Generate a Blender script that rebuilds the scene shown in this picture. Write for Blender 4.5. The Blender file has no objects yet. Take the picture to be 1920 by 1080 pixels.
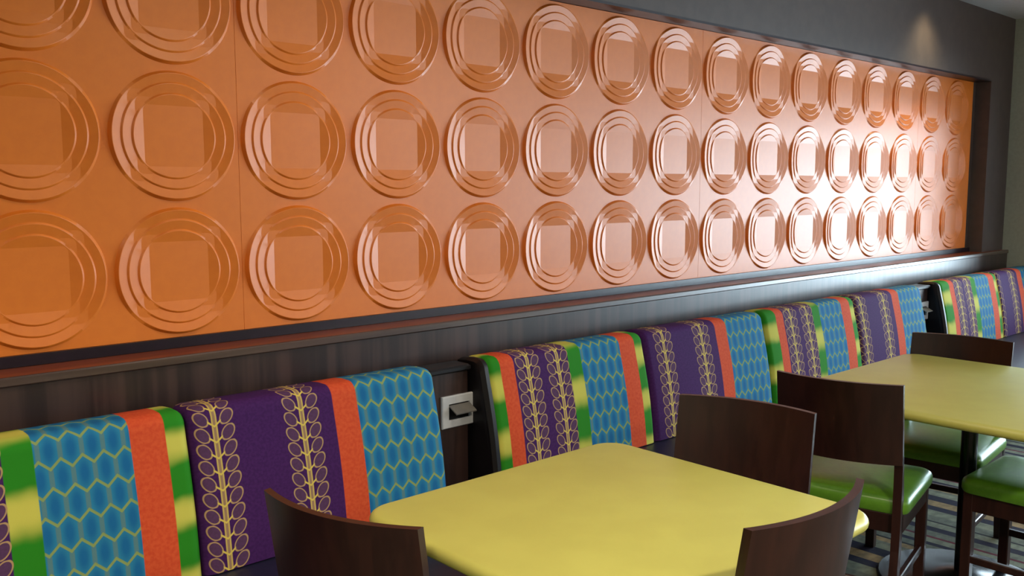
import bpy, math, random
from mathutils import Matrix, Vector

random.seed(7)
sc = bpy.context.scene
col = sc.collection

# ------------------------------------------------------------------ camera
cam_d = bpy.data.cameras.new('camera')
cam = bpy.data.objects.new('camera', cam_d)
col.objects.link(cam)


def rodrigues(r):
    t = math.sqrt(sum(c * c for c in r))
    return Matrix.Rotation(t, 3, Vector(r) / t)


# camera axes (right, down, forward) in world space
_B = Matrix(((1, 0, 0), (0, 0, -1), (0, 1, 0)))
_R = rodrigues((0.1065, -0.7374, -0.0423)) @ _B
_m = Matrix((_R[0], -_R[1], -_R[2])).transposed().to_4x4()
_m.translation = (-0.6917, -2.7176, 1.46)
cam.matrix_world = _m
cam_d.sensor_width = 36.0
cam_d.lens = 1690.7 / 1920 * 36.0
cam_d.clip_start = 0.02
sc.camera = cam

# ------------------------------------------------------------------ world, exposure
SKY = (0.68, 0.87, 1.0)
SKY_STRENGTH = 22.5
w = bpy.data.worlds.new('daylight')
sc.world = w
w.use_nodes = True
bg = w.node_tree.nodes['Background']
bg.inputs[0].default_value = (*SKY, 1)
bg.inputs[1].default_value = SKY_STRENGTH

sc.view_settings.view_transform = 'Standard'
sc.view_settings.look = 'None'
sc.view_settings.gamma = 1.0
sc.view_settings.exposure = 0.0
sc.view_settings.use_curve_mapping = False
sc.cycles.use_denoising = True
sc.cycles.max_bounces = 8
sc.cycles.sample_clamp_indirect = 6.0

# room: wall with the feature panel at y = 0, window wall at x = XR
XL, XR, YF, ZC = -4.0, 6.85, -7.5, 2.715
WY0, WY1, WZ0, WZ1 = -0.56, -5.4, 0.50, 2.02      # window opening in the right wall


def lamp(name, kind, loc, energy, color, **kw):
    d = bpy.data.lights.new(name, kind)
    d.energy = energy
    d.color = color
    for k, v in kw.items():
        setattr(d, k, v)
    o = bpy.data.objects.new(name, d)
    o.location = loc
    col.objects.link(o)
    return o


# sampling portal in the window opening (guides the sky light, adds none)
po = lamp('window_portal', 'AREA', (XR + 0.05, (WY0 + WY1) / 2, (WZ0 + WZ1) / 2), 1.0, (1, 1, 1),
          shape='RECTANGLE', size=abs(WZ1 - WZ0), size_y=abs(WY1 - WY0))
po.rotation_euler = (0, math.radians(90), 0)
po.data.cycles.is_portal = True

WARM = (1.0, 0.86, 0.66)
DOWNLIGHTS = [(-1.4, -1.2), (0.8, -1.2), (-1.8, -3.6), (0.2, -3.6), (2.2, -3.6), (-1.8, -5.6), (0.2, -5.6), (2.2, -5.6)]
DOWN_W = [78, 50, 525, 430, 70, 630, 510, 100]
for (lx, ly), lw in zip(DOWNLIGHTS, DOWN_W):
    lamp('downlight', 'SPOT', (lx, ly, ZC - 0.03), lw, WARM, spot_size=math.radians(150), spot_blend=0.8, shadow_soft_size=0.09)
lamp('fill_lamp', 'POINT', (4.5, -4.6, 2.2), 130, (1.0, 0.95, 0.86), shadow_soft_size=0.14)  # unseen lamp, added to brighten the end wall and ceiling
sp = lamp('wall_washer', 'SPOT', (5.28, -0.27, ZC - 0.02), 38, (1.0, 0.86, 0.5), spot_size=math.radians(110), spot_blend=0.9, shadow_soft_size=0.07)


# ------------------------------------------------------------------ node helper
class X:
    """a number or socket inside one node tree, with arithmetic"""
    def __init__(s, nt, v):
        s.nt, s.v = nt, v

    def _m(s, op, *a, clamp=False):
        n = s.nt.nodes.new('ShaderNodeMath')
        n.operation = op
        n.use_clamp = clamp
        for i, q in enumerate((s,) + a):
            q = q.v if isinstance(q, X) else q
            if isinstance(q, (int, float)):
                n.inputs[i].default_value = q
            else:
                s.nt.links.new(q, n.inputs[i])
        return X(s.nt, n.outputs[0])

    def __add__(s, o): return s._m('ADD', o)
    def __sub__(s, o): return s._m('SUBTRACT', o)
    def __mul__(s, o): return s._m('MULTIPLY', o)
    def __truediv__(s, o): return s._m('DIVIDE', o)
    def abs(s): return s._m('ABSOLUTE')
    def sin(s): return s._m('SINE')
    def sqrt(s): return s._m('SQRT')
    def mod(s, o): return s._m('FLOORED_MODULO', o)
    def min(s, o): return s._m('MINIMUM', o)
    def max(s, o): return s._m('MAXIMUM', o)
    def lt(s, o): return s._m('LESS_THAN', o)
    def gt(s, o): return s._m('GREATER_THAN', o)

    def step(s, a, b):
        n = s.nt.nodes.new('ShaderNodeMapRange')
        n.interpolation_type = 'SMOOTHSTEP'
        s.nt.links.new(s.v, n.inputs[0])
        n.inputs[1].default_value = a
        n.inputs[2].default_value = b
        return X(s.nt, n.outputs[0])


def mixc(nt, fac, a, b):
    n = nt.nodes.new('ShaderNodeMix')
    n.data_type = 'RGBA'
    nt.links.new(fac.v, n.inputs[0]) if isinstance(fac, X) else setattr(n.inputs[0], 'default_value', fac)
    for i, q in ((6, a), (7, b)):
        if isinstance(q, X):
            nt.links.new(q.v, n.inputs[i])
        else:
            n.inputs[i].default_value = (*q, 1)
    return X(nt, n.outputs[2])


def srgb(r, g, b):
    f = lambda c: c / 255 / 12.92 if c <= 10 else ((c / 255 + 0.055) / 1.055) ** 2.4
    return tuple(0.72 * f(c) for c in (r, g, b))   # camera-measured colours to albedo


def new_mat(name, color=(0.5, 0.5, 0.5), rough=0.5, spec=0.5, metal=0.0, coat=0.0):
    m = bpy.data.materials.new(name)
    m.use_nodes = True
    p = m.node_tree.nodes['Principled BSDF']
    p.inputs['Base Color'].default_value = (*color, 1)
    p.inputs['Roughness'].default_value = rough
    p.inputs['Specular IOR Level'].default_value = spec
    p.inputs['Metallic'].default_value = metal
    p.inputs['Coat Weight'].default_value = coat
    return m, m.node_tree, p


def noise(nt, scale, detail=3.0, vec=None, rough=0.5):
    n = nt.nodes.new('ShaderNodeTexNoise')
    n.inputs['Scale'].default_value = scale
    n.inputs['Detail'].default_value = detail
    n.inputs['Roughness'].default_value = rough
    if vec is not None:
        nt.links.new(vec, n.inputs['Vector'])
    return X(nt, n.outputs[0])


def coords(nt, out='Object', scale=(1, 1, 1)):
    t = nt.nodes.new('ShaderNodeTexCoord')
    mp = nt.nodes.new('ShaderNodeMapping')
    mp.inputs['Scale'].default_value = scale
    nt.links.new(t.outputs[out], mp.inputs[0])
    return mp.outputs[0]


def bump(nt, p, h, strength=0.1, dist=0.002):
    b = nt.nodes.new('ShaderNodeBump')
    b.inputs['Strength'].default_value = strength
    b.inputs['Distance'].default_value = dist
    nt.links.new(h.v, b.inputs['Height'])
    nt.links.new(b.outputs[0], p.inputs['Normal'])


def noisy(name, c0, c1, rough, spec, scale, stretch=(1, 1, 1), bstr=0.0, coat=0.0, lo=0.35, hi=0.65, bd=0.002):
    m, nt, p = new_mat(name, c0, rough, spec, coat=coat)
    n = noise(nt, scale, 4, coords(nt, 'Object', stretch))
    c = mixc(nt, n.step(lo, hi), c0, c1)
    nt.links.new(c.v, p.inputs['Base Color'])
    if bstr:
        bump(nt, p, n, bstr, bd)
    return m


M = {}
M['panel'] = noisy('copper_orange_panel', srgb(250, 134, 34), srgb(246, 130, 32), 0.43, 0.5, 30)
_p = M['panel'].node_tree.nodes['Principled BSDF']
_p.inputs['Coat Weight'].default_value = 0.10
_p.inputs['Coat Roughness'].default_value = 0.36
M['dark_paint'] = noisy('dark_brown_paint', srgb(92, 80, 76), srgb(86, 75, 72), 0.45, 0.35, 14, bstr=0.05)
M['trim_dark'] = noisy('dark_purple_trim', srgb(36, 20, 34), srgb(30, 17, 28), 0.35, 0.5, 20)
M['wood_wall'] = noisy('dark_veneer', srgb(48, 33, 31), srgb(74, 53, 48), 0.34, 0.5, 1.0, (26, 26, 1.2), 0.04, coat=0.12)
M['wood_ledge'] = noisy('dark_ledge_wood', srgb(74, 54, 48), srgb(92, 70, 62), 0.26, 0.6, 1.0, (2, 40, 40), coat=0.6)
for _k, _r in (('wood_wall', .42), ('wood_ledge', .34)):
    M[_k].node_tree.nodes['Principled BSDF'].inputs['Coat Roughness'].default_value = _r
M['ledge_board'] = noisy('red_brown_board', srgb(140, 66, 40), srgb(124, 58, 36), 0.35, 0.5, 1.0, (2, 40, 40))
M['chair_wood'] = noisy('espresso_wood', srgb(40, 18, 16), srgb(52, 26, 22), 0.36, 0.4, 1.0, (40, 40, 3), 0.02)
M['green_vinyl'] = noisy('green_vinyl', srgb(96, 150, 40), srgb(90, 142, 38), 0.33, 0.5, 60, bstr=0.05)
M['navy_vinyl'] = noisy('navy_vinyl', srgb(34, 34, 58), srgb(30, 30, 52), 0.38, 0.5, 60, bstr=0.05)
M['black_vinyl'] = noisy('black_vinyl', srgb(18, 14, 18), srgb(22, 18, 20), 0.45, 0.3, 60)
M['table'] = noisy('yellow_laminate', srgb(202, 200, 102), srgb(197, 194, 98), 0.40, 0.6, 9, bstr=0.01)
M['table_metal'] = noisy('black_metal', srgb(8, 8, 12), srgb(12, 12, 16), 0.24, 0.35, 40)
M['plate'] = noisy('white_plate', srgb(222, 224, 226), srgb(214, 216, 220), 0.3, 0.5, 30)
M['flap'] = noisy('grey_flap', srgb(120, 116, 110), srgb(112, 108, 104), 0.35, 0.5, 30)
M['socket'] = noisy('black_socket', srgb(12, 12, 14), srgb(16, 16, 18), 0.5, 0.3, 30)
M['ceiling'] = noisy('white_ceiling', srgb(242, 243, 244), srgb(238, 239, 240), 0.8, 0.2, 40, bstr=0.05)
M['wall'] = noisy('sage_wall_paint', srgb(176, 178, 160), srgb(170, 172, 155), 0.6, 0.3, 40, bstr=0.05)
M['frame'] = noisy('window_frame', srgb(60, 56, 54), srgb(66, 62, 60), 0.4, 0.5, 30)

# window pane: clear glass that passes light and mirrors a little
m = bpy.data.materials.new('window_glass')
m.use_nodes = True
nt = m.node_tree
nt.nodes.remove(nt.nodes['Principled BSDF'])
fr = nt.nodes.new('ShaderNodeFresnel')
tr = nt.nodes.new('ShaderNodeBsdfTransparent')
gl = nt.nodes.new('ShaderNodeBsdfGlossy')
gl.inputs['Roughness'].default_value = 0.02
mx = nt.nodes.new('ShaderNodeMixShader')
nt.links.new(fr.outputs[0], mx.inputs[0])
nt.links.new(tr.outputs[0], mx.inputs[1])
nt.links.new(gl.outputs[0], mx.inputs[2])
nt.links.new(mx.outputs[0], nt.nodes['Material Output'].inputs[0])
M['glass'] = m


# carpet: stripes that run towards the wall
def carpet():
    m, nt, p = new_mat('striped_carpet', rough=0.95, spec=0.1)
    t = nt.nodes.new('ShaderNodeTexCoord')
    s = nt.nodes.new('ShaderNodeSeparateXYZ')
    nt.links.new(t.outputs['Object'], s.inputs[0])
    x = X(nt, s.outputs[0])
    PER = 0.80
    u = (x + 0.262).mod(PER) / PER
    r = nt.nodes.new('ShaderNodeValToRGB')
    r.color_ramp.interpolation = 'CONSTANT'
    G, G2, NV, TAN, DK, MR = srgb(128, 134, 116), srgb(110, 116, 104), srgb(30, 28, 52), srgb(150, 128, 92), srgb(40, 42, 44), srgb(104, 34, 50)
    st = [(0, G2), (.03, NV), (.07, G), (.13, MR), (.155, G2), (.23, NV), (.29, G), (.36, DK), (.38, G2), (.46, G), (.55, NV), (.62, TAN), (.71, NV), (.80, G), (.87, G2), (.90, TAN), (.95, DK), (.97, G2)]
    cr = r.color_ramp
    while len(cr.elements) < len(st):
        cr.elements.new(1.0)
    for e, (a, c) in zip(cr.elements, st):
        e.position = a
        e.color = (*c, 1)
    nt.links.new(u.v, r.inputs[0])
    n = noise(nt, 260, 2)
    c = mixc(nt, (n.step(.3, .7)) * 0.4, X(nt, r.outputs[0]), (0.02, 0.02, 0.02))
    nt.links.new(c.v, p.inputs['Base Color'])
    bump(nt, p, n, 0.5, 0.004)
    return m


M['carpet'] = carpet()


# banquette fabric: broad stripes with leaf vines, honeycomb and ikat blots (flat print)
def fabric(kind):
    m, nt, p = new_mat('striped_fabric_' + kind, rough=0.8, spec=0.12)
    t = nt.nodes.new('ShaderNodeUVMap')
    s = nt.nodes.new('ShaderNodeSeparateXYZ')
    nt.links.new(t.outputs[0], s.inputs[0])
    u, v = X(nt, s.outputs[0]), X(nt, s.outputs[1])
    wob = noise(nt, 9, 2, t.outputs[0])
    PURPLE = mixc(nt, noise(nt, 120, 2, t.outputs[0]).step(.3, .7), srgb(64, 28, 88), srgb(75, 34, 98))
    ORANGE = mixc(nt, noise(nt, 90, 3, t.outputs[0]).step(.3, .7), srgb(214, 78, 44), srgb(226, 94, 52))

    def ikat(phase, per):
        q = ((v + phase + (wob - 0.5) * 0.05) * (2 * math.pi / per)).sin()
        return mixc(nt, q.step(-0.35, 1.0), srgb(44, 138, 30), srgb(214, 208, 92))

    # honeycomb
    W = 0.051
    sx, sy = u / W, v / (W * 1.56)
    def cell(ox, oy):
        a = (sx + ox).mod(1.0) - 0.5
        b = (sy + oy).mod(1.7320508) - 0.8660254
        return a.abs(), b.abs(), a * a + b * b
    a1, b1, d1 = cell(0, 0)
    a2, b2, d2 = cell(0.5, 0.8660254)
    k = d2.lt(d1)
    ax = a1 + (a2 - a1) * k
    by = b1 + (b2 - b1) * k
    hx = ax
    hd = ax * 0.5 + by * 0.8660254
    H = hx.max(hd)
    cellc = mixc(nt, ((ax * ax * 1.3 + by * by * 0.55).sqrt()).step(0.1, 0.46), srgb(28, 108, 164), srgb(46, 134, 174))
    wide = mixc(nt, hx.step(0.36, 0.42), cellc, srgb(92, 136, 144))
    line = hd.step(0.442, 0.462)
    HONEY = mixc(nt, line, wide, srgb(144, 164, 100))

    def vine(c):
        pq = u - c
        q = pq.abs()
        hh = 0.0445
        tt = (v - q * 0.0).mod(hh)
        a = q - 0.037
        b = tt - hh * 0.5
        th = math.radians(50)
        ra = a * math.cos(th) + b * math.sin(th)
        rb = b * math.cos(th) - a * math.sin(th)
        e = ((ra / 0.0265) * (ra / 0.0265) + (rb / 0.0175) * (rb / 0.0175)).sqrt()
        ring = (e - 0.90).abs().step(0.125, 0.06)
        fill = e.step(0.95, 0.8) * 0.10
        stem = (q - 0.0058).abs().step(0.0032, 0.0016)
        core = q.step(0.0085, 0.007) * 0.7
        chev = ((v - q * 0.75 + 0.006).mod(hh) - 0.004).abs().step(0.0042, 0.002) * q.step(0.022, 0.018)
        inside = q.lt(0.066)
        g = ring.max(stem).max(core).max(chev).max(fill) * inside
        rim = chev.max(stem * 0.6)
        return g, rim, q.step(0.058, 0.0)

    def over(base, c):
        g, rim, mid = vine(c)
        colr = mixc(nt, rim, srgb(186, 152, 108), srgb(228, 204, 96))
        return mixc(nt, g, base, colr)

    if kind == 'a':
        bands = [(0.062, ORANGE), (0.128, PURPLE), (0.405, ikat(0.02, 0.235)), (0.475, HONEY), (0.705, ORANGE), (0.797, ikat(0.05, 0.185))]
        c = ikat(0.10, 0.20)
        vines = (0.195, 0.348)
    else:
        bands = [(0.45, ORANGE), (0.535, HONEY)]
        c = PURPLE
        vines = (0.074, 0.342)
    for x0, cc in bands:
        c = mixc(nt, u.step(x0 - 0.0015, x0 + 0.0015), c, cc)
    for vx in vines:
        c = over(c, vx)
    nt.links.new(c.v, p.inputs['Base Color'])
    bump(nt, p, noise(nt, 500, 1, t.outputs[0]), 0.12, 0.001)
    return m


M['fabric_a'] = fabric('a')
M['fabric_b'] = fabric('b')


# ------------------------------------------------------------------ mesh helpers
class MB:
    def __init__(s):
        s.v, s.f, s.uv = [], [], {}

    def add(s, vs, fs):
        o = len(s.v)
        s.v += [tuple(q) for q in vs]
        s.f += [tuple(i + o for i in q) for q in fs]
        return s

    def box(s, x0, x1, y0, y1, z0, z1, c=0.0):
        """box with optional small chamfer c"""
        if c <= 0:
            vs = [(x, y, z) for z in (z0, z1) for y in (y0, y1) for x in (x0, x1)]
            return s.add(vs, [(0, 2, 3, 1), (4, 5, 7, 6), (0, 1, 5, 4), (2, 6, 7, 3), (0, 4, 6, 2), (1, 3, 7, 5)])
        rings = []
        for z, k in ((z0, c), (z0 + c, 0), (z1 - c, 0), (z1, c)):
            a0, a1, b0, b1 = x0 + k, x1 - k, y0 + k, y1 - k
            rings.append([(a0 + c, b0, z), (a1 - c, b0, z), (a1, b0 + c, z), (a1, b1 - c, z), (a1 - c, b1, z), (a0 + c, b1, z), (a0, b1 - c, z), (a0, b0 + c, z)])
        return s.loft(rings)

    def loft(s, rings, cap=True):
        n = len(rings[0])
        vs = [q for r in rings for q in r]
        fs = []
        for k in range(len(rings) - 1):
            for i in range(n):
                j = (i + 1) % n
                fs.append((k * n + i, k * n + j, (k + 1) * n + j, (k + 1) * n + i))
        if cap:
            fs.append(tuple(reversed(range(n))))
            fs.append(tuple(range((len(rings) - 1) * n, len(rings) * n)))
        return s.add(vs, fs)

    def bar(s, a, b, wx, wy, c=0.003, up=(0, 0, 1)):
        """square bar from a to b (chamfered section)"""
        a, b = Vector(a), Vector(b)
        d = (b - a).normalized()
        u = d.cross(Vector((0, 1, 0)) if abs(d.y) < 0.9 else Vector((1, 0, 0))).normalized()
        t = d.cross(u)
        rings = []
        for q in (a, b):
            r = []
            for (i, j) in ((-1, -1), (1, -1), (1, 1), (-1, 1)):
                p1 = q + u * (i * wx / 2) + t * (j * wy / 2)
                e1 = u * (-i * c) if i * j > 0 else t * (-j * c)
                e2 = t * (-j * c) if i * j > 0 else u * (-i * c)
                r += [p1 + e2, p1 + e1]
            rings.append(r)
        # order so that the ring runs round consistently
        rings = [[r[k] for k in range(8)] for r in rings]
        return s.loft(rings)

    def build(s, name, mat, parent=None, smooth=None, bevel=0.0):
        me = bpy.data.meshes.new(name)
        me.from_pydata(s.v, [], s.f)
        me.materials.append(mat)
        import bmesh
        bm = bmesh.new()
        bm.from_mesh(me)
        bmesh.ops.recalc_face_normals(bm, faces=bm.faces)
        bm.to_mesh(me)
        bm.free()
        if smooth is not None:
            me.polygons.foreach_set('use_smooth', [True] * len(me.polygons))
            me.set_sharp_from_angle(angle=math.radians(smooth))
        o = bpy.data.objects.new(name, me)
        col.objects.link(o)
        if parent is not None:
            o.parent = parent
        return o


def tag(o, label, cat, group=None):
    o['label'] = label
    o['category'] = cat
    if group:
        o['group'] = group
    return o


def empty(name, loc=(0, 0, 0), rz=0.0):
    o = bpy.data.objects.new(name, None)
    o.empty_display_size = 0.1
    o.location = loc
    o.rotation_euler = (0, 0, rz)
    col.objects.link(o)
    return o


def structure(o):
    o['kind'] = 'structure'
    return o


def copy_tree(o, parent=None):
    c = o.copy()
    col.objects.link(c)
    if parent is not None:
        c.parent = parent
    for ch in list(o.children):
        copy_tree(ch, c)
    return c


# ------------------------------------------------------------------ room shell
P = 0.4064                       # medallion pitch
ZR = 1.611                       # height of the middle row
PZ0, PZ1 = ZR - 1.5 * P, ZR + 1.5 * P
PX0, PX1 = -4.5 * P, 15.7 * P
REC = 0.10                       # depth of the recess

structure(MB().box(XL - .1, XR + .3, YF - .1, .12, -.1, 0).build('floor', M['carpet']))
structure(MB().box(XL - .1, XR + .3, YF - .1, .12, ZC, ZC + .1).build('ceiling', M['ceiling']))
# feature wall: back plane, header over the recess and pilasters beside it, all dark paint
b = MB()
b.box(XL, XR, 0.006, 0.12, 0, ZC)
b.box(XL, XR, -REC, 0.006, PZ1 + .012, ZC)
b.box(6.44, XR, -REC, 0.006, .95, PZ1 + .012)
b.box(XL, PX0 - .04, -REC, 0.006, .95, PZ1 + .012)
structure(b.build('wall_back', M['dark_paint']))
structure(MB().box(XL - .1, XL, YF, .12, 0, ZC).build('wall_left', M['wall']))
structure(MB().box(XL, XR, YF - .1, YF, 0, ZC).build('wall_front', M['dark_paint']))
b = MB()
T = 0.16
b.box(XR, XR + T, WY0, .12, 0, ZC)
b.box(XR, XR + T, YF, WY1, 0, ZC)
b.box(XR, XR + T, WY1, WY0, 0, WZ0)
b.box(XR, XR + T, WY1, WY0, WZ1, ZC)
structure(b.build('wall_right', M['wall']))
win = structure(empty('window_1', (XR + .08, (WY0 + WY1) / 2, WZ0)))
fb = MB()
hw = abs(WY1 - WY0) / 2
HH = WZ1 - WZ0
fb.box(-.025, .025, -hw, hw, 0, .045).box(-.025, .025, -hw, hw, HH - .045, HH)
fb.box(-.025, .025, -hw, -hw + .045, .045, HH - .045).box(-.025, .025, hw - .045, hw, .045, HH - .045)
fb.build('window_frame', M['frame'], win)
for k in (1, 2):
    yy = -hw + k * 2 * hw / 3
    MB().box(-.02, .02, yy - .02, yy + .02, .045, HH - .045).build('mullion', M['frame'], win)
for k in range(3):
    y0 = -hw + k * 2 * hw / 3 + .02
    MB().box(-.003, .003, y0, y0 + 2 * hw / 3 - .04, .045, HH - .045).build('pane', M['glass'], win)

# soffit shade strip, recess moulding, ledge and wainscot
structure(MB().box(PX0 - .04, 6.44, -REC - .002, .006, PZ1 + .001, PZ1 + .012).build('soffit_shade', M['trim_dark']))  # header underside: its shade is put into a darker colour than the header paint
structure(MB().box(PX0 - .04, 6.44, -.012, .006, .970, PZ0).build('trim_2', M['trim_dark']))
structure(MB().box(XL, XR, -.135, .006, .946, .969).build('trim_3', M['ledge_board']))
structure(MB().box(XL, XR, -.148, -.1355, .944, .970, .004).build('trim_5', M['wood_ledge']))
structure(MB().box(XL, XR, -.138, .006, 0, .943).build('trim_4', M['wood_wall']))


# ------------------------------------------------------------------ feature panel
def medallion_mesh():
    """Saw-tooth rings round a flat square: in each quarter every band is a plane that slopes
    down to the square; between bands the surface steps back up."""
    r = [0.0, 0.128, 0.160, 0.1905]
    slope, base, N = 0.235, 0.0008, 96
    S2 = math.sqrt(2)
    cols = []
    for i in range(N):
        th = 2 * math.pi * i / N
        g = (abs(math.cos(th)) ** 14 + abs(math.sin(th)) ** 14) ** (1 / 14)
        pts = []
        for k in range(1, 4):
            kink = min(max(r[k] / S2 / g, r[k - 1] + 1e-3), r[k] - 8e-3)
            h = lambda q: base + slope * max(0.0, q * g - r[k] / S2)
            if k > 1:
                pts.append((r[k - 1] + 0.0005, h(r[k - 1])))
            pts.append((kink, h(kink)))
            pts.append((r[k] - 0.0055, h(r[k] - 0.0055)))
            pts.append((r[k] - 0.0040, h(r[k] - 0.0055) - 0.0004))
        pts.append((r[3] + 0.0035, 0.0))
        cols.append([(q * math.cos(th), -hh, q * math.sin(th)) for q, hh in pts])
    n = len(cols[0])
    vs = [(0, -base, 0)] + [p for c in cols for p in c]
    fs = []
    for i in range(N):
        a, bq = 1 + i * n, 1 + ((i + 1) % N) * n
        fs.append((0, a, bq))
        for j in range(n - 1):
            fs.append((a + j, a + j + 1, bq + j + 1, bq + j))
    me = bpy.data.meshes.new('ring_medallion')
    me.from_pydata(vs, [], fs)
    import bmesh
    bm = bmesh.new()
    bm.from_mesh(me)
    bmesh.ops.recalc_face_normals(bm, faces=bm.faces)
    if sum(f.normal.y for f in bm.faces) > 0:
        bmesh.ops.reverse_faces(bm, faces=bm.faces)
    bm.to_mesh(me)
    bm.free()
    me.materials.append(M['panel'])
    me.set_sharp_from_angle(angle=math.radians(9))
    me.polygons.foreach_set('use_smooth', [len(f.vertices) > 3 for f in me.polygons])
    return me


fp = tag(empty('feature_panel', (0, 0, PZ0)), 'long copper-orange wall panel embossed with rows of ringed circles', 'wall panel')
med = medallion_mesh()
edges = [-4.5, 1.5, 7.5, 13.5, 15.7]
for k in range(4):
    x0, x1 = edges[k] * P + .0002, edges[k + 1] * P - .0002
    sh = MB().box(x0, x1, 0, .005, 0, PZ1 - PZ0, .0007).build('sheet', M['panel'], fp)
    for c in range(math.ceil(edges[k]), math.ceil(edges[k + 1])):
        if c > 15:
            continue
        for rr in (1, 0, -1):
            o = bpy.data.objects.new('ring_medallion', med)
            col.objects.link(o)
            o.parent = sh
            o.location = (c * P, 0, 1.5 * P + rr * P)


# ------------------------------------------------------------------ banquette
def cushion_profile():
    """(y, z) from the bottom of the front, up the front, over the rolled top to the wall"""
    y0, z0, y1, z1, r = -.425, .4075, -.350, .813, .042
    pts = []
    for t in (0, .1, .25, .42, .6, .8, .92):
        puff = .010 * math.sin(math.pi * t)
        pts.append((y0 + t * (y1 - y0) - puff, z0 + t * (z1 - z0)))
    for a in range(0, 8):
        an = math.radians(172 - a * 12.4)
        pts.append((y1 + r + r * math.cos(an), z1 + r * math.sin(an)))
    pts.append((-.27, .855))
    pts.append((-.225, .850))
    pts.append((-.205, .836))
    return pts


PROF = cushion_profile()
ARC = [0.0]
for i in range(1, len(PROF)):
    ARC.append(ARC[-1] + math.dist(PROF[i], PROF[i - 1]))


def pad_mesh(w, u_shift, rnd=0.028):
    n = len(PROF)
    cy, cz = -.30, .63
    st = []
    for i in range(6):
        st.append((rnd * (1 - math.cos(math.pi / 2 * i / 5)), rnd * (1 - math.sin(math.pi / 2 * i / 5))))
    xs = [(a, ins) for a, ins in st] + [(rnd + (w - 2 * rnd) * k / 8, 0.0) for k in range(1, 8)] + [(w - a, ins) for a, ins in reversed(st)]
    vs, uvs, fs = [], [], []
    norms = []
    for i in range(n):
        p0, p1 = PROF[max(0, i - 1)], PROF[min(n - 1, i + 1)]
        dy, dz = p1[0] - p0[0], p1[1] - p0[1]
        l = math.hypot(dy, dz)
        norms.append((-dz / l, dy / l))
    for x, ins in xs:
        for i, (y, z) in enumerate(PROF):
            ny, nz = norms[i]
            vs.append((x, min(y - ny * ins, -.204), z - nz * ins))
            uvs.append((x + u_shift, ARC[i]))
    for k in range(len(xs) - 1):
        for i in range(n - 1):
            a = k * n + i
            fs.append((a, a + n, a + n + 1, a + 1))
    # end caps and back
    o = len(vs)
    fs.append(tuple(range(n)))
    fs.append(tuple(range((len(xs) - 1) * n + n - 1, (len(xs) - 1) * n - 1, -1)))
    me = bpy.data.meshes.new('backrest_pad')
    me.from_pydata(vs, [], fs)
    uvl = me.uv_layers.new(name='UVMap')
    for lp in me.loops:
        uvl.data[lp.index].uv = uvs[lp.vertex_index]
    import bmesh
    bm = bmesh.new()
    bm.from_mesh(me)
    bmesh.ops.recalc_face_normals(bm, faces=bm.faces)
    bm.to_mesh(me)
    bm.free()
    me.polygons.foreach_set('use_smooth', [True] * len(me.polygons))
    me.set_sharp_from_angle(angle=math.radians(50))
    return me


CUSH = [
    # x0, x1, kind, black side, label
    (-0.588, 0.272, 'a', False, 'fabric backrest cushion at the far left, blue honeycomb beside orange and yellow-green stripes'),
    (0.272, 1.120, 'b', False, 'purple backrest cushion with two gold leaf vines, behind the chair at the bottom left'),
    (1.347, 2.207, 'a', True, 'striped backrest cushion right of the nearer outlet, behind the near table back edge'),
    (2.207, 3.105, 'b', False, 'purple and blue backrest cushion behind the chair at the right side of the near table'),
    (3.110, 4.012, 'a', False, 'striped backrest cushion left of the far table, its edge behind the dark chair back'),
    (4.012, 4.850, 'b', False, 'purple and blue backrest cushion just left of the farther outlet'),
    (5.130, 6.060, 'a', True, 'sunlit striped backrest cushion right of the farther outlet'),
    (6.060, 6.840, 'b', False, 'sunlit purple backrest cushion at the far right end by the wall'),
]
for x0, x1, kind, side, lab in CUSH:
    root = tag(empty('backrest_cushion', (x0, 0, 0)), lab, 'cushion', 'banquette backrest cushions')
    wd = x1 - x0 - .004
    me = pad_mesh(wd, (0.86 if kind == 'a' else .848) - wd)
    me.materials.append(M['fabric_' + kind])
    pad = bpy.data.objects.new('backrest_pad', me)
    col.objects.link(pad)
    pad.parent = root
    if side:
        # black vinyl cheek on the end that faces the outlet
        n = len(PROF)
        sec = [(min(y + .002, -.204), z - .001) for y, z in PROF] + [(-.204, .42)]
        MB().loft([[(-.024, y + .012 if y < -.22 else y, z - .010 if z > .6 else z) for y, z in sec], [(-.012, y, z) for y, z in sec], [(.004, y, z) for y, z in sec]]).build('side_panel', M['black_vinyl'], root, smooth=40)

bench = tag(empty('banquette_bench', (0, 0, 0)), 'long dark navy vinyl bench seat running beneath the striped backrest cushions', 'bench')


def round_bar(x0, x1, y0, y1, z0, z1, r=.03, seg=5):
    pr = []
    for cx, cz, a0 in ((y0 + r, z0 + r, 180), (y1 - r, z0 + r, 270), (y1 - r, z1 - r, 0), (y0 + r, z1 - r, 90)):
        for k in range(seg):
            an = math.radians(a0 + 90 * k / (seg - 1))
            pr.append((cx + r * math.cos(an), cz + r * math.sin(an)))
    return MB().loft([[(x, y, z) for y, z in pr] for x in (x0, x1)])


sx = [-3.9, -1.55, 1.235, 4.0, 6.845]
for k in range(4):
    round_bar(sx[k] + .002, sx[k + 1] - .002, -.93, -.141, .28, .404, .035).build('seat_cushion', M['navy_vinyl'], bench, smooth=40)
MB().box(-3.9, 6.845, -.86, -.141, .09, .278).build('base', M['wood_wall'], bench)
MB().box(-3.9, 6.845, -.80, -.141, 0, .088).build('toe_kick', M['black_vinyl'], bench)
MB().box(-3.9, 6.845, -.203, -.140, .406, .805).build('back_panel', M['black_vinyl'], bench)


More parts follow.
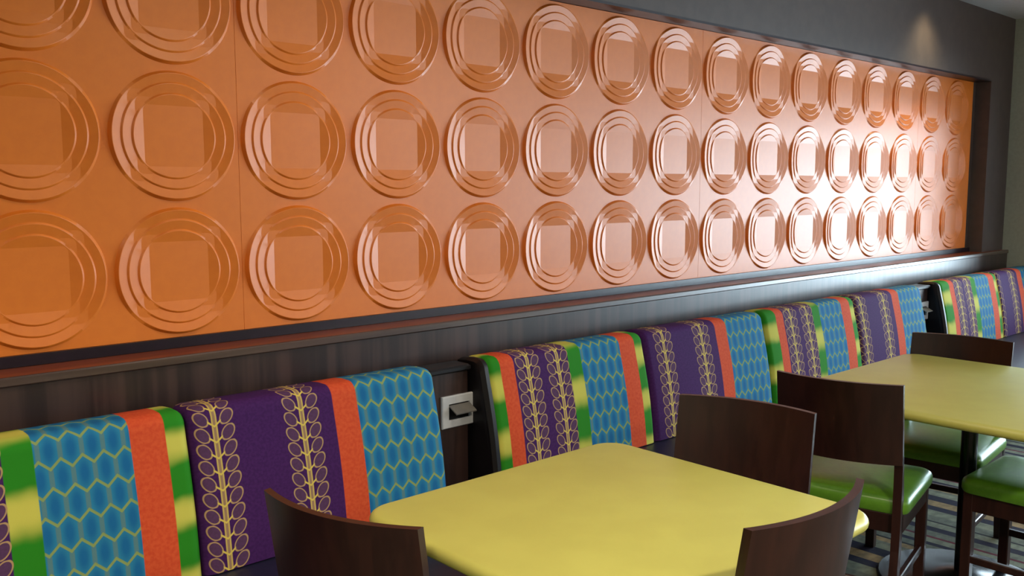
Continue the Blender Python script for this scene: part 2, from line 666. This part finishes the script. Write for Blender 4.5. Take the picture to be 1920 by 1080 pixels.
# ------------------------------------------------------------------ outlet consoles between cushions
def console(x0, x1, label):
    root = tag(empty('outlet_console', (x0, 0, 0)), label, 'outlet', 'outlet consoles in the banquette')
    w_ = x1 - x0
    MB().box(.002, w_ - .040, -.285, -.204, .406, .815).build('front_board', M['wood_wall'], root)
    MB().box(.002, w_ - .034, -.303, -.204, .816, .838, .006).build('cap', M['black_vinyl'], root)
    pw, ph = .150, .114
    cx, cz = w_ * .5 + .028, .677
    fr = MB()
    # square frame plate with an opening
    o, i_ = (pw / 2, ph / 2), (pw * .31, ph * .25)
    rings = []
    for (hx, hz, y) in ((o[0], o[1], -.285), (o[0], o[1], -.292), (o[0] - .003, o[1] - .003, -.295), (i_[0], i_[1], -.295), (i_[0], i_[1], -.287)):
        rings.append([(cx - hx, y, cz - hz), (cx + hx, y, cz - hz), (cx + hx, y, cz + hz), (cx - hx, y, cz + hz)])
    pl = fr.loft(rings, cap=False).build('outlet_plate', M['plate'], root)
    MB().box(cx - i_[0], cx + i_[0], -.2875, -.2855, cz - i_[1], cz + i_[1]).build('socket', M['socket'], pl)
    a, e = (-.294, cz + i_[1] - .004), (-.336, cz + .002)
    f = MB()
    hx = i_[0] - .001
    f.loft([[(cx - hx, a[0], a[1]), (cx + hx, a[0], a[1]), (cx + hx, a[0] + .001, a[1] - .004), (cx - hx, a[0] + .001, a[1] - .004)],
            [(cx - hx, e[0], e[1]), (cx + hx, e[0], e[1]), (cx + hx, e[0] + .001, e[1] - .004), (cx - hx, e[0] + .001, e[1] - .004)]])
    f.build('flap', M['flap'], pl)


console(1.120, 1.347, 'white outlet plate with raised grey flap, nearer one, left of the near table back corner')
console(4.850, 5.130, 'white outlet plate with raised grey flap, farther one, on the wall beyond the far table')


# ------------------------------------------------------------------ tables
def rrect(x0, x1, y0, y1, r, seg=10):
    out = []
    for cx, cy, a0 in ((x1 - r, y1 - r, 0), (x0 + r, y1 - r, 90), (x0 + r, y0 + r, 180), (x1 - r, y0 + r, 270)):
        for k in range(seg + 1):
            an = math.radians(a0 + 90 * k / seg)
            out.append((cx + r * math.cos(an), cy + r * math.sin(an)))
    return out


def table(x0, x1, y0, y1, label):
    cx, cy = (x0 + x1) / 2, (y0 + y1) / 2
    root = tag(empty('cafe_table', (cx, cy, 0)), label, 'table')
    hx, hy = (x1 - x0) / 2, (y1 - y0) / 2
    th = .034
    R = .075
    rings = []
    for k in range(9):
        an = math.radians(-90 + 180 * k / 8)
        ins = th / 2 * (1 - math.cos(an))
        rings.append([(x, y, .74 - th / 2 + th / 2 * math.sin(an)) for x, y in rrect(-hx + ins, hx - ins, -hy + ins, hy - ins, R - ins)])
    MB().loft(rings).build('tabletop', M['table'], root, smooth=35)
    MB().box(-.2, .2, -.2, .2, .690, .7055, .004).build('mounting_plate', M['table_metal'], root)
    n = 24
    MB().loft([[(.028 * math.cos(2 * math.pi * i / n), .028 * math.sin(2 * math.pi * i / n), z) for i in range(n)] for z in (.04, .6895)]).build('post', M['table_metal'], root, smooth=40)
    rings = []
    for r_, z in ((.285, .0), (.29, .008), (.285, .016), (.20, .026), (.10, .04), (.05, .055)):
        rings.append([(r_ * math.cos(2 * math.pi * i / 40), r_ * math.sin(2 * math.pi * i / 40), z) for i in range(40)])
    MB().loft(rings).build('base', M['table_metal'], root, smooth=40)
    return root


table(.365, 1.219, -1.838, -1.035, 'yellow laminate cafe table in the foreground with rounded corners')
table(2.165, 3.205, -1.94, -1.008, 'pale yellow cafe table at the right, behind the tall dark chair back')


# ------------------------------------------------------------------ chairs
def make_chair():
    root = empty('dining_chair')
    W = .198
    # padded seat
    rings = []
    for z, ins, puff in ((.415, .004, 0), (.425, 0, 0), (.445, 0, 0), (.456, .004, 0), (.463, .012, 0), (.468, .03, 0), (.472, .07, 0), (.4745, .12, 0)):
        rings.append([(x, y, z) for x, y in rrect(-W - .016 + ins, W + .016 - ins, -.19 + ins, .242 - ins, max(.045 - ins * .2, .01), 6)])
    MB().loft(rings).build('seat', M['green_vinyl'], root, smooth=40)
    a = MB()
    a.box(-W, W, .205, .225, .350, .414, .002).box(-W, W, -.185, -.165, .350, .414, .002)
    a.box(-W, -W + .02, -.165, .205, .350, .414, .002).box(W - .02, W, -.165, .205, .350, .414, .002)
    a.build('seat_frame', M['chair_wood'], root)
    for s in (-1, 1):
        x = s * (W - .016)
        MB().bar((x, .211, 0), (x, .211, .414), .034, .034).build('leg', M['chair_wood'], root)
    for s in (-1, 1):
        x = s * (W - .013)
        l = MB()
        secs = [((-.235), 0), (-.19, .30), (-.186, .45), (-.197, .57), (-.206, .615)]
        rings = []
        for yy, z in secs:
            d = .018 if z < .5 else .0085
            q = .013
            rings.append([(x - q, yy - d, z), (x + q, yy - d, z), (x + q, yy + d, z), (x - q, yy + d, z)])
        l.loft(rings).build('leg', M['chair_wood'], root)
    for s in (-1, 1):
        x = s * (W - .016)
        MB().bar((x, -.195, .175), (x, .197, .175), .026, .018).build('stretcher', M['chair_wood'], root)
    MB().bar((-W + .02, -.205, .175), (W - .02, -.205, .175), .026, .018).build('stretcher', M['chair_wood'], root)
    # curved plywood backrest, concave towards the sitter
    nx, nz = 20, 5
    front, back = [], []
    t = .017
    for k in range(nz + 1):
        z = .585 + (.85 - .585) * k / nz
        yc = -.205 - (z - .6) * .163
        for i in range(nx + 1):
            s = -1 + 2 * i / nx
            y = yc - .046 * (1 - s * s) + .009
            front.append((s * W, y, z))
            back.append((s * W, y - t, z))
    m_ = nx + 1
    nf = len(front)
    fs = []
    for k in range(nz):
        for i in range(nx):
            q = k * m_ + i
            fs.append((q, q + 1, q + 1 + m_, q + m_))
            fs.append((nf + q, nf + q + m_, nf + q + 1 + m_, nf + q + 1))
    for i in range(nx):
        fs.append((i, nf + i, nf + i + 1, i + 1))
        q = nz * m_ + i
        fs.append((q, q + 1, nf + q + 1, nf + q))
    for k in range(nz):
        q = k * m_
        fs.append((q, q + m_, nf + q + m_, nf + q))
        q = k * m_ + nx
        fs.append((q, nf + q, nf + q + m_, q + m_))
    MB().add(front + back, fs).build('backrest', M['chair_wood'], root, smooth=40)
    return root


proto = make_chair()
CHAIRS = [
    # midpoint of the back's top edge (x, y), facing (x, y), height scale, label
    ((.186, -1.260), (.967, .260), 1.0, 'dark wooden chair seen from behind at the bottom left, near table left side'),
    ((.790, -1.898), (0.0, 1.0), 1.039, 'dark curved-back chair at the bottom right, on the near side of the near table'),
    ((1.476, -1.314), (-.978, -.210), 1.0, 'reddish dark chair facing left at the right end of the near table'),
    ((1.995, -1.320), (.977, .210), 1.0, 'dark chair seen from behind with green seat, left end of far table'),
    ((3.250, -1.211), (-.994, -.110), .971, 'dark chair whose back shows beyond the right end of the far table'),
    ((2.685, -2.008), (0.0, 1.0), 1.0, 'dark chair cut off at right edge, only green seat and legs in view'),
]
for i, ((mx_, my_), (fx, fy), zs, lab) in enumerate(CHAIRS):
    o = proto if i == 0 else copy_tree(proto)
    o.location = (mx_ + fx * .245, my_ + fy * .245, 0)
    o.rotation_euler = (0, 0, math.atan2(fy, fx) - math.pi / 2)
    o.scale = (1, 1, zs)
    tag(o, lab, 'chair', 'green-seated dining chairs')
